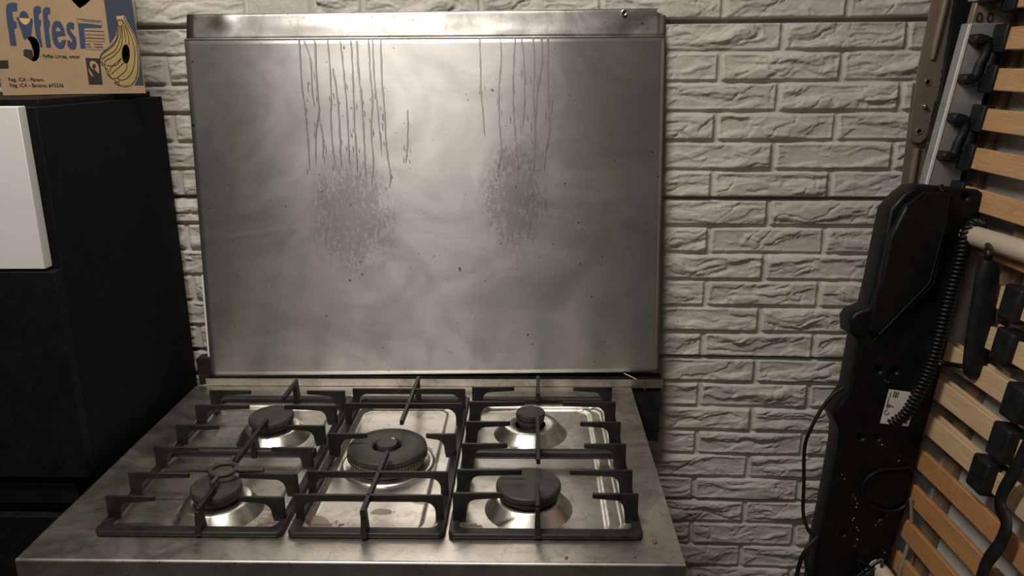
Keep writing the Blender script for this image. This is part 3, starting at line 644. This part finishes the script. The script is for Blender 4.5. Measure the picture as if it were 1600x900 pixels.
# ================================================================== THINGS LEANING ON THE RIGHT
def tan_bars():
    W = lambda x, y, off: atW(x, y, off)
    for (nm, lab, outl, off, holes, ridge) in [
        ('perforated_bar', 'tan lacquered steel bar with round holes, upper of the two overlapping bars on the wall', [(1462, -60), (1497, -60), (1490, 0), (1467, 130), (1450, 205), (1446, 216), (1438, 223), (1430, 223), (1423, 217), (1422, 206), (1434, 110), (1456, 0)], .052, [(1450, 128.5, 4.2), (1436.5, 205, 4.2)], [(1484, -60), (1478, 0), (1464, 60), (1457, 93)]),
        ('ribbed_bar', 'tan steel bar standing behind and below the perforated bar', None, .042, [], [(1433, 232), (1428, 262), (1422, 300)])]:
        if outl is None:
            a, b_ = W(1427, 130, off), W(1455, 130, off); c, d = W(1407, 300, off), W(1441, 300, off)
            dl = (c-a)/(a[2]-c[2]); dr = (d-b_)/(b_[2]-d[2]); pts = [a, b_, b_+dr*b_[2], a+dl*a[2]]
        else: pts = [W(x, y, off) for x, y in outl]
        base = (np.min([p[0] for p in pts]), float(pts[0][1]), min(p[2] for p in pts)) if outl is not None else tuple((pts[2]+pts[3])/2)
        root = thing(nm, lab, 'metal bar', tuple(float(v) for v in base))
        hs = [[W(x+r*math.cos(q), y+r*1.1*math.sin(q), off) for q in np.linspace(0, 2*math.pi, 16, endpoint=False)] for x, y, r in holes]
        curve_slab('strip', [pts]+hs, pts[0], WE, np.array([0, 0, 1.]), .003, 'tan', root, 0)
        b = MB(); R0 = [W(x, y, off+.0005) for x, y in ridge]; b.tube(R0, [.0062]*(len(R0)-1)+[.004 if outl is not None else .006], 14); build(b, 'pressed_rib', 'tan', root)
        if outl is not None:
            for x, y, r in holes:
                b = MB(); c0 = W(x, y, off+.0006); b.tube([c0+.0052*(math.cos(q)*WE+math.sin(q)*np.array([0, 0, 1.])) for q in np.linspace(0, 2*math.pi, 20, endpoint=False)], .0012, 8, closed=True); build(b, 'hole_rim', 'tan', root)
                b = MB(); b.tube([c0-WN*(-.004), c0-WN*(-.0035)], .0050, 16); build(b, 'hole_shadow_disc', 'blackboard', root)
            b = MB(); c0 = W(1444, 166, off); b.tube([c0, c0-WN*.004, c0-WN*.009], [.0042, .0042, .0016], 12); build(b, 'rivet', 'chrome', root)
tan_bars()
def black_board():
    q = [atY(x, y, .565) for x, y in [(1468, 330), (1508, -60), (1620, -60), (1560, 330)]]
    q[0] = atY(1441, 330, .565); q[1] = atY(1505, -60, .565)
    d = (q[0]-q[1])/(q[1][2]-q[0][2]); a = q[1]+d*(q[1][2]); e = q[3]+d*q[3][2]; q = [a, q[1], q[2], e]
    b = MB(); b.prism(q, (0, 1, 0), .012); o = build(b, 'black_board', 'blackboard', origin=tuple(a)); tag(o, 'black board standing between the tan steel bar and the silver bed rail', 'board')
black_board()

SX = lambda z, off=0: 1.442+.1343*(z-1.332)+off       # x of the slat plane at height z
LE = np.array([.1343, 0, 1])/math.hypot(.1343, 1); LN = np.array([-1, 0, .1343])/math.hypot(.1343, 1)   # along the lean / towards the stove
def onbed(px, py, off=0): return on(px, py, (1, 0, -.1343), 1.442-.1343*1.332+off)
ZK = lambda k: 1.332-.0645*k
def bed():
    root = thing('slatted_bed_base', 'adjustable slatted bed base with silver frame standing on its end at the right', 'bed base', (1.35, .05, 0))
    # rail nearest the wall, with white edge
    zt = atY(1530, 36, .5)[2]
    def rail(z0, z1, y0, y1, nm='side_rail'):
        b = MB(); b.hexa([(SX(z0)-.047, y0, z0), (SX(z0)+.011, y0, z0), (SX(z0)+.011, y1, z0), (SX(z0)-.047, y1, z0)], [(SX(z1)-.047, y0, z1), (SX(z1)+.011, y0, z1), (SX(z1)+.011, y1, z1), (SX(z1)-.047, y1, z1)])
        return build(b, nm, 'rail', root, .002)
    r1 = rail(0.003, zt, .500, .528)
    b = MB(); z0, z1 = .3, zt-.001
    b.hexa([(SX(z0)-.0476, .4985, z0), (SX(z0)-.0435, .4985, z0), (SX(z0)-.0435, .503, z0), (SX(z0)-.0476, .503, z0)], [(SX(z1)-.0476, .4985, z1), (SX(z1)-.0435, .4985, z1), (SX(z1)-.0435, .503, z1), (SX(z1)-.0476, .503, z1)])
    build(b, 'white_edge', 'railwhite', r1)
    r2 = rail(zt+.035, 1.95, .500, .528)
    b = MB(); z0, z1 = zt+.036, 1.94
    b.hexa([(SX(z0)-.0476, .4985, z0), (SX(z0)-.0435, .4985, z0), (SX(z0)-.0435, .503, z0), (SX(z0)-.0476, .503, z0)], [(SX(z1)-.0476, .4985, z1), (SX(z1)-.0435, .4985, z1), (SX(z1)-.0435, .503, z1), (SX(z1)-.0476, .503, z1)])
    build(b, 'white_edge', 'railwhite', r2)
    b = MB(); z0, z1 = zt-.02, zt+.06; b.hexa([(SX(z0)-.042, .506, z0), (SX(z0)+.05, .506, z0), (SX(z0)+.05, .522, z0), (SX(z0)-.042, .522, z0)], [(SX(z1)-.042, .506, z1), (SX(z1)+.05, .506, z1), (SX(z1)+.05, .522, z1), (SX(z1)-.042, .522, z1)])
    hg = build(b, 'hinge_plate', 'tan', root, .002)
    for px in (1530, 1547):
        c0 = atY(px, 27, .5045); b = MB(); b.tube([c0+np.array([.0045*math.cos(q), 0, .0068*math.sin(q)]) for q in np.linspace(0, 6.2832, 20, endpoint=False)], .0012, 8, closed=True); build(b, 'hinge_pin_ring', 'iron', hg)
    rail(.003, 1.95, -.44, -.412)
    b = MB(); b.box((SX(.05)-.04, -.412, .02), (SX(.05)+.01, .50, .06)); build(b, 'end_rail', 'rail', root, .002)
    # slats
    kinds = {}
    for k in range(-6, 15):
        z = ZK(k); mt = 'wood2' if k in (2, 3, 4, 5, 6) else ('wood3' if k >= 7 or k == 1 else 'wood1')
        N = 14; vs = []; fs = []; h, t = .036, .009
        ys = float(onbed(1550, 480)[1]) if k in (2, 3) else .468
        for i in range(N+1):
            y = ys+(-.392-ys)*i/N; bow = .012*math.sin(math.pi*i/N)
            c0 = np.array([SX(z), y, z])-LN*bow
            for (a, d) in ((0, t/2), (0, -t/2), (-h, -t/2), (-h, t/2)): vs.append(c0+LE*a+LN*d)
        for i in range(N):
            for j in range(4): fs.append((4*i+j, 4*i+(j+1) % 4, 4*i+4+(j+1) % 4, 4*i+4+j))
        fs += [(0, 1, 2, 3), tuple(4*N+j for j in (3, 2, 1, 0))]
        b = MB(); b.add(vs, fs); build(b, 'slat', mt, root, .0015)
    # double layer in the middle zone: a second thinner slat behind each pale one, offset upwards
    for k in (2, 3, 4, 5, 6):
        z = ZK(k)+.0035; b = MB(); c1 = np.array([SX(z), .44 if k > 3 else float(onbed(1553, 480)[1]), z])-LN*.014; c2 = np.array([SX(z), -.36, z])-LN*.016
        b.hexa([c1-LE*.034-LN*.003, c1-LE*.034+LN*.003, c2-LE*.034+LN*.003, c2-LE*.034-LN*.003], [c1-LN*.003, c1+LN*.003, c2+LN*.003, c2-LN*.003]); build(b, 'slat', 'wood2', root, .001)
    # rubber end holders: one per pair of slats
    def holder(k, y0, y1, ctrl=True):
        b = MB()
        for kk in (k, k+1):
            z = ZK(kk); c0 = np.array([SX(z), (y0+y1)/2, z]); e = (y1-y0)/2
            lo = [c0+LE*(-.041)+LN*d+np.array([0, s*e, 0]) for d, s in ((-.009, -1), (.010, -1), (.010, 1), (-.009, 1))]
            hi = [c0+LE*(.005)+LN*d+np.array([0, s*e, 0]) for d, s in ((-.009, -1), (.010, -1), (.010, 1), (-.009, 1))]
            b.hexa(lo, hi)
        za, zb = ZK(k)-.02, ZK(k+1)-.012
        A0 = np.array([SX(za), y1-.008, za]); B0 = np.array([SX(zb), y1-.008, zb]); b.tube([A0+LN*.003, (A0+B0)/2+LN*.003, B0+LN*.003], [.010, .008, .010], 12)
        build(b, 'slat_holder', 'rubber', root, .003)
    for k in range(-6, 14, 2): holder(k, .452, .492)
    for k in range(-6, 14, 2): holder(k, -.405, -.375)
    def link_arm(pts, rr):
        b = MB(); P = smooth([np.array(p) for p in pts], 6); n = len(P); b.tube(P, [rr*(1.05+.25*abs(2*i/(n-1)-1)) for i in range(n)], 14)
        for p in (P[0], P[-1]): b.tube([p+np.array([0, .022, 0]), p+np.array([0, -.004, 0]), p+np.array([0, -.008, 0])], [rr*1.35, rr*1.35, rr*.9], 16)
        build(b, 'holder_link', 'rubber', root)
    base = [(0, 0), (17, 4), (19, 24), (9, 45), (-5, 58), (-24, 67)]
    for k in range(-6, 14, 2):
        za, zb = ZK(k)-.018, ZK(k+1)-.018; y = .484
        kn = lambda z, o: np.array([SX(z)-.034+o, y, z]); dz = za-zb
        link_arm([kn(za, .0), kn(za-.004, .016), kn(za-.35*dz, .019), kn(za-.62*dz, .014), kn(zb+.004, .012), kn(zb, .0)], .0068)
    # sliders on the middle zone
    for (px, py, k) in [(1588, 470, 2), (1577, 530, 3), (1591, 626, 4), (1569, 688, 5), (1536, 741, 6)]:
        p = onbed(px, py); y = p[1]; z = ZK(k); e = .022; b = MB(); c0 = np.array([SX(z)-.002, y, z])
        b.hexa([c0+LE*(-.044)+LN*d+np.array([0, s*e, 0]) for d, s in ((-.024, -1), (.0085, -1), (.0085, 1), (-.024, 1))], [c0+LE*.010+LN*d+np.array([0, s*e, 0]) for d, s in ((-.024, -1), (.0085, -1), (.0085, 1), (-.024, 1))])
        build(b, 'slat_slider', 'rubber', root, .005, 3)
    # inner row of holders where the slats near the camera are linked
    b = MB(); pts = [onbed(x, y, -.012) for x, y in [(1612, 690), (1590, 735), (1570, 770), (1566, 792), (1576, 818), (1566, 850), (1545, 880), (1530, 925)]]; P = smooth(pts, 6)
    b.ribbon(P, .023, LN, LN*.004); o = build(b, 'webbing_strap', 'rubber', root, fix=False); so = o.modifiers.new('t', 'SOLIDIFY'); so.thickness = .002
    # torsion tubes painted cream
    b = MB(); a = atY(1513, 366, .385); d = atY(1604, 394, .245); e = a+(d-a)*5.5; b.tube([a, d, e], .0165, 24); build(b, 'torsion_tube', 'cream', root)
    b = MB(); a = atY(1368, 884, .335); d = atY(1392, 912, .29); b.tube([a, a+(d-a)*.5, d, a+(d-a)*4], [.0145, .0150, .0135, .0135], 24); build(b, 'torsion_tube', 'cream', root)
    # ------------- motor unit
    n = np.array([0, 1, -.096]); cst = .40-.096*1.33; nn = n/np.linalg.norm(n)
    T = lambda x, y, off=0: on(x, y, n, cst)-nn*off
    ex = np.array([1., 0, 0]); ey = np.cross(ex, -nn); ey = ey if ey[2] > 0 else -ey; ez = np.cross(ex, ey)   # faces the camera
    out = [(1392, 326), (1412, 304), (1430, 290), (1448, 288), (1466, 291), (1490, 292), (1530, 296), (1538, 302), (1538, 318), (1526, 365), (1505, 445), (1485, 522), (1466, 600), (1440, 695), (1420, 785), (1394, 862), (1386, 940), (1268, 940), (1280, 855), (1293, 794), (1310, 700), (1312, 672), (1302, 650), (1307, 640), (1327, 612), (1333, 580), (1342, 530), (1330, 523), (1329, 500), (1337, 489), (1358, 481), (1368, 440), (1378, 390)]
    holes = [[(x+r*math.cos(q), y+r*math.sin(q)) for q in np.linspace(0, 6.2832, 14, endpoint=False)] for x, y, r in [(1373, 578, 4.5), (1398, 579, 5), (1345.5, 683, 4.5), (1371, 684, 4.5), (1508, 308, 4.5), (1383, 802, 5), (1397, 377, 3.5), (1318, 834, 4)]]
    O = T(1400, 500)
    mo = curve_slab('motor_housing', [[T(*p) for p in out]]+[[T(*p) for p in h] for h in holes], O, ex, ey, .055, 'motor', root, .006)
    mo['label'] = 'black plastic motor housing'
    off = .0
    curve_slab('raised_cover', [[T(*p) for p in [(1409, 321), (1440, 299), (1479, 299), (1474, 345), (1447, 441), (1366, 522), (1354, 515), (1370, 440), (1384, 370)]]], T(1400, 500, .016), ex, ey, .02, 'motor', mo, .005)
    b = MB(); b.tube([T(1487, 300, .001), T(1482, 340, .001), T(1457, 445, .001), T(1366, 531, .001)], .0028, 10); build(b, 'ridge', 'motor', mo)
    b = MB(); b.tube([T(1476, 300, .0155), T(1471, 345, .0155), T(1445, 440, .0155), T(1368, 519, .0155)], .0016, 10); b.tube([T(1438, 301, .0155), T(1410, 322, .0155)], .0014, 8); build(b, 'cover_rim', 'motor', mo)
    b = MB(); b.tube([T(1468, 291, -.002), T(1472, 300, .003)], .007, 14); build(b, 'boss', 'motor', mo)
    # maker's label with small print bars
    lb = MB(); lb.prism([T(*p, .0008) for p in [(1389, 608), (1433, 614), (1419, 666), (1375, 661)]], nn, .0006)
    for (p, q, w) in [((1398, 611), (1395, 620), .0018), ((1401, 612), (1398, 621), .0018), ((1404, 612), (1401, 621), .0012), ((1392, 612), (1386, 630), .0012), ((1384, 633), (1396, 635), .0016), ((1387, 630), (1385, 638), .0014), ((1390, 631), (1388, 637), .0014), ((1415, 644), (1411, 661), .0016), ((1420, 643), (1415, 663), .0016), ((1429, 616), (1424, 636), .0010)]:
        lb.ribbon([T(*p), T(*q)], w, -nn, -nn*.0014, 1)
    lb.ribbon([T(1385+3.4*math.cos(q), 644+3.4*math.sin(q)) for q in np.linspace(0, 5.2, 12)], .0012, -nn, -nn*.0014, 1)
    L = build(lb, 'rating_label', ['label', 'dark'], mo); L['label'] = 'white paper label on the motor'
    # cable loop
    b = MB(); b.tube(smooth([T(1424, 727, .004), T(1405, 731, .005), T(1378, 732, .006), T(1354, 744, .006), T(1345, 764, .006), T(1356, 786, .006), T(1385, 797, .006), T(1408, 791, .006), T(1419, 777, .005)], 6), .0030, 10); b.tube([T(1417, 728, .004), T(1423, 735, .004)], .005, 10); build(b, 'cable_loop', 'motor', mo)
    curve_slab('loop_panel', [[T(*p) for p in [(1418, 735), (1380, 737), (1357, 748), (1350, 765), (1360, 783), (1388, 792), (1412, 783)]]], T(1400, 500, .003), ex, ey, .006, 'motor', mo, .001)
    # tangle at the foot
    b = MB()
    for s in range(5):
        r0 = random.Random(s); b.tube(smooth([T(1332+r0.uniform(0, 50), 872+r0.uniform(-4, 30), .006+r0.uniform(0, .02)) for _ in range(6)], 6), .0028, 8)
    build(b, 'cable_tangle', 'cable', mo)
    # chrome push rod
    b = MB(); b.tube([T(1458, 563, .002), T(1470, 566, .006), atY(1506, 573, .292)], .0048, 12); build(b, 'push_rod', 'chrome', mo)
    # specks of dust and chipped paint
    b = MB()
    rr = random.Random(4)
    for (x, y) in [(1317, 745), (1334, 776), (1337, 790), (1339, 828), (1337, 842), (1337, 851), (1369, 818), (1377, 815), (1381, 859), (1405, 715), (1380, 698), (1385, 598), (1334, 812)]:
        for j in range(3):
            p = T(x+rr.uniform(-3, 3), y+rr.uniform(-5, 5)); s = rr.uniform(.0004, .0011); b.add([p-ex*s-nn*.0006, p-ey*s*1.6-nn*.0006, p+ex*s-nn*.0006, p+ey*s*1.6-nn*.0006], [(0, 1, 2, 3)])
    o = build(b, 'dust_specks', 'label', mo, fix=False); o['kind'] = 'stuff'
    return T
T = bed()
def cords():
    # coiled handset cord hanging on the motor unit
    path = smooth([T(1528, 352, .010), T(1511, 350, .018), T(1499, 362, .022), T(1488, 405, .024), T(1472, 460, .024), T(1458, 515, .024), T(1445, 562, .024), T(1424, 605, .026), T(1405, 638, .026), T(1384, 658, .020)], 14)
    P = np.array(path); seg = np.r_[0, np.cumsum(np.linalg.norm(np.diff(P, axis=0), axis=1))]; Lt = seg[-1]; n = 1700; s = np.linspace(0, Lt, n)
    C = np.stack([np.interp(s, seg, P[:, i]) for i in range(3)], -1); tn = np.gradient(C, axis=0); tn /= np.linalg.norm(tn, axis=1)[:, None]
    e = np.cross(tn, (0, 1, 0)); e /= np.linalg.norm(e, axis=1)[:, None]; g = np.cross(tn, e); turns = Lt/.0072; a = s/Lt*turns*2*math.pi; rr = .0078
    H = C+rr*(np.cos(a)[:, None]*e+np.sin(a)[:, None]*g); b = MB(); b.tube(list(H), .0030, 7)
    o = build(b, 'coiled_cord', 'cable', origin=tuple(path[-1]), angle=80); tag(o, 'black coiled cord hanging down the face of the black motor housing', 'cord')
    # handset
    y = .285; root = thing('hand_control', 'black hand control hanging by its cord in front of the wooden slats', 'remote control', tuple(atY(1520, 589, y)))
    A = lambda px, py: atY(px, py, y)
    cl = [((1544, 406), 10), ((1544.5, 414), 14), ((1543, 425), 17), ((1540, 455), 18.5), ((1534, 500), 20), ((1528, 540), 20), ((1523, 570), 18), ((1520, 584), 14), ((1519, 590), 8)]
    vs = []; n = 20; dpx = .000972
    for (c0, w) in cl:
        c1 = A(*c0)
        for j in range(n):
            q = 2*math.pi*j/n; cx_, sy_ = math.cos(q), math.sin(q); sx_ = abs(cx_)**.7*np.sign(cx_); sy_ = abs(sy_)**.7*np.sign(sy_); vs.append(c1+np.array([sx_*w*dpx, sy_*.0115*min(1, w/14), -.05*sx_*w*dpx]))
    fs = [(i*n+j, i*n+(j+1) % n, (i+1)*n+(j+1) % n, (i+1)*n+j) for i in range(len(cl)-1) for j in range(n)]+[tuple(range(n)), tuple((len(cl)-1)*n+j for j in range(n))[::-1]]
    b = MB(); b.add(vs, fs); build(b, 'shell', 'rubber', root, angle=50)
    b = MB(); b.tube(smooth([T(1532, 350, .0), atY(1543, 372, .35), atY(1545, 392, y), atY(1544, 408, y)], 6), .0055, 10); build(b, 'cord', 'cable', root)
    # thin black lead on the wall side of the motor
    b = MB(); b.tube(smooth([T(1318, 606, .0), T(1300, 618, .0), T(1283, 640, .0), T(1266, 672, .0), T(1260, 705, -.01), T(1259, 760, -.01), T(1258, 805, -.01), T(1262, 826, 0), T(1272, 838, 0)], 7), .0032, 10)
    o = build(b, 'power_lead', 'cable', origin=tuple(T(1260, 760, -.01))); tag(o, 'thin black lead bowing out over the bricks left of the motor housing', 'cable')
    b = MB(); b.tube(smooth([T(1278, 838, .001), T(1258, 858, .004), T(1248, 880, .004), T(1243, 910, .004), T(1240, 980, 0)], 7), .0038, 10); b.tube(smooth([T(1262, 856, .005), T(1256, 875, .009), T(1264, 895, .011), T(1280, 910, .01)], 7), .0028, 10)
    o = build(b, 'power_lead', 'cable', origin=tuple(T(1248, 880, .004))); tag(o, 'black lead hanging below the lower left edge of the motor housing', 'cable')
    b = MB(); b.tube(smooth([T(1420, 776, .008), T(1421, 800, .008), T(1418, 832, .010), T(1408, 862, .014), T(1399, 885, .018), T(1390, 925, .02)], 7), .0032, 10)
    o = build(b, 'pale_lead', 'palecable', origin=tuple(T(1420, 800, .004))); tag(o, 'pale grey lead hanging down beside the cable loop of the motor housing', 'cable')
cords()
def behind():
    # grey sheet standing behind the slats
    b = MB(); z0, z1 = .0, 1.95; f = lambda z, y, o: (SX(z, o), y, z)
    b.hexa([f(z0, -.40, .045), f(z0, -.40, .055), f(z0, .49, .055), f(z0, .49, .045)], [f(z1, -.40, .045), f(z1, -.40, .055), f(z1, .49, .055), f(z1, .49, .045)])
    o = build(b, 'grey_sheet', 'sheet', origin=(1.30, .05, 0)); tag(o, 'smooth grey sheet standing behind the wooden slats', 'sheet')
    for (p, w, lab) in [((1523, 278), .036, 'narrow brown board behind the slats, the one close to the silver rail'), ((1580, 425), .034, 'narrow brown board behind the slats, behind the hand control')]:
        y = onbed(*p, .035)[1]; b = MB(); z0 = 0
        b.hexa([f(z0, y-w/2, .030), f(z0, y-w/2, .044), f(z0, y+w/2, .044), f(z0, y+w/2, .030)], [f(z1, y-w/2, .030), f(z1, y-w/2, .044), f(z1, y+w/2, .044), f(z1, y+w/2, .030)])
        o = build(b, 'narrow_board', 'brown', origin=(SX(0, .037), y, 0), bevel=.001); tag(o, lab, 'board', 'brown boards behind the slats')
behind()
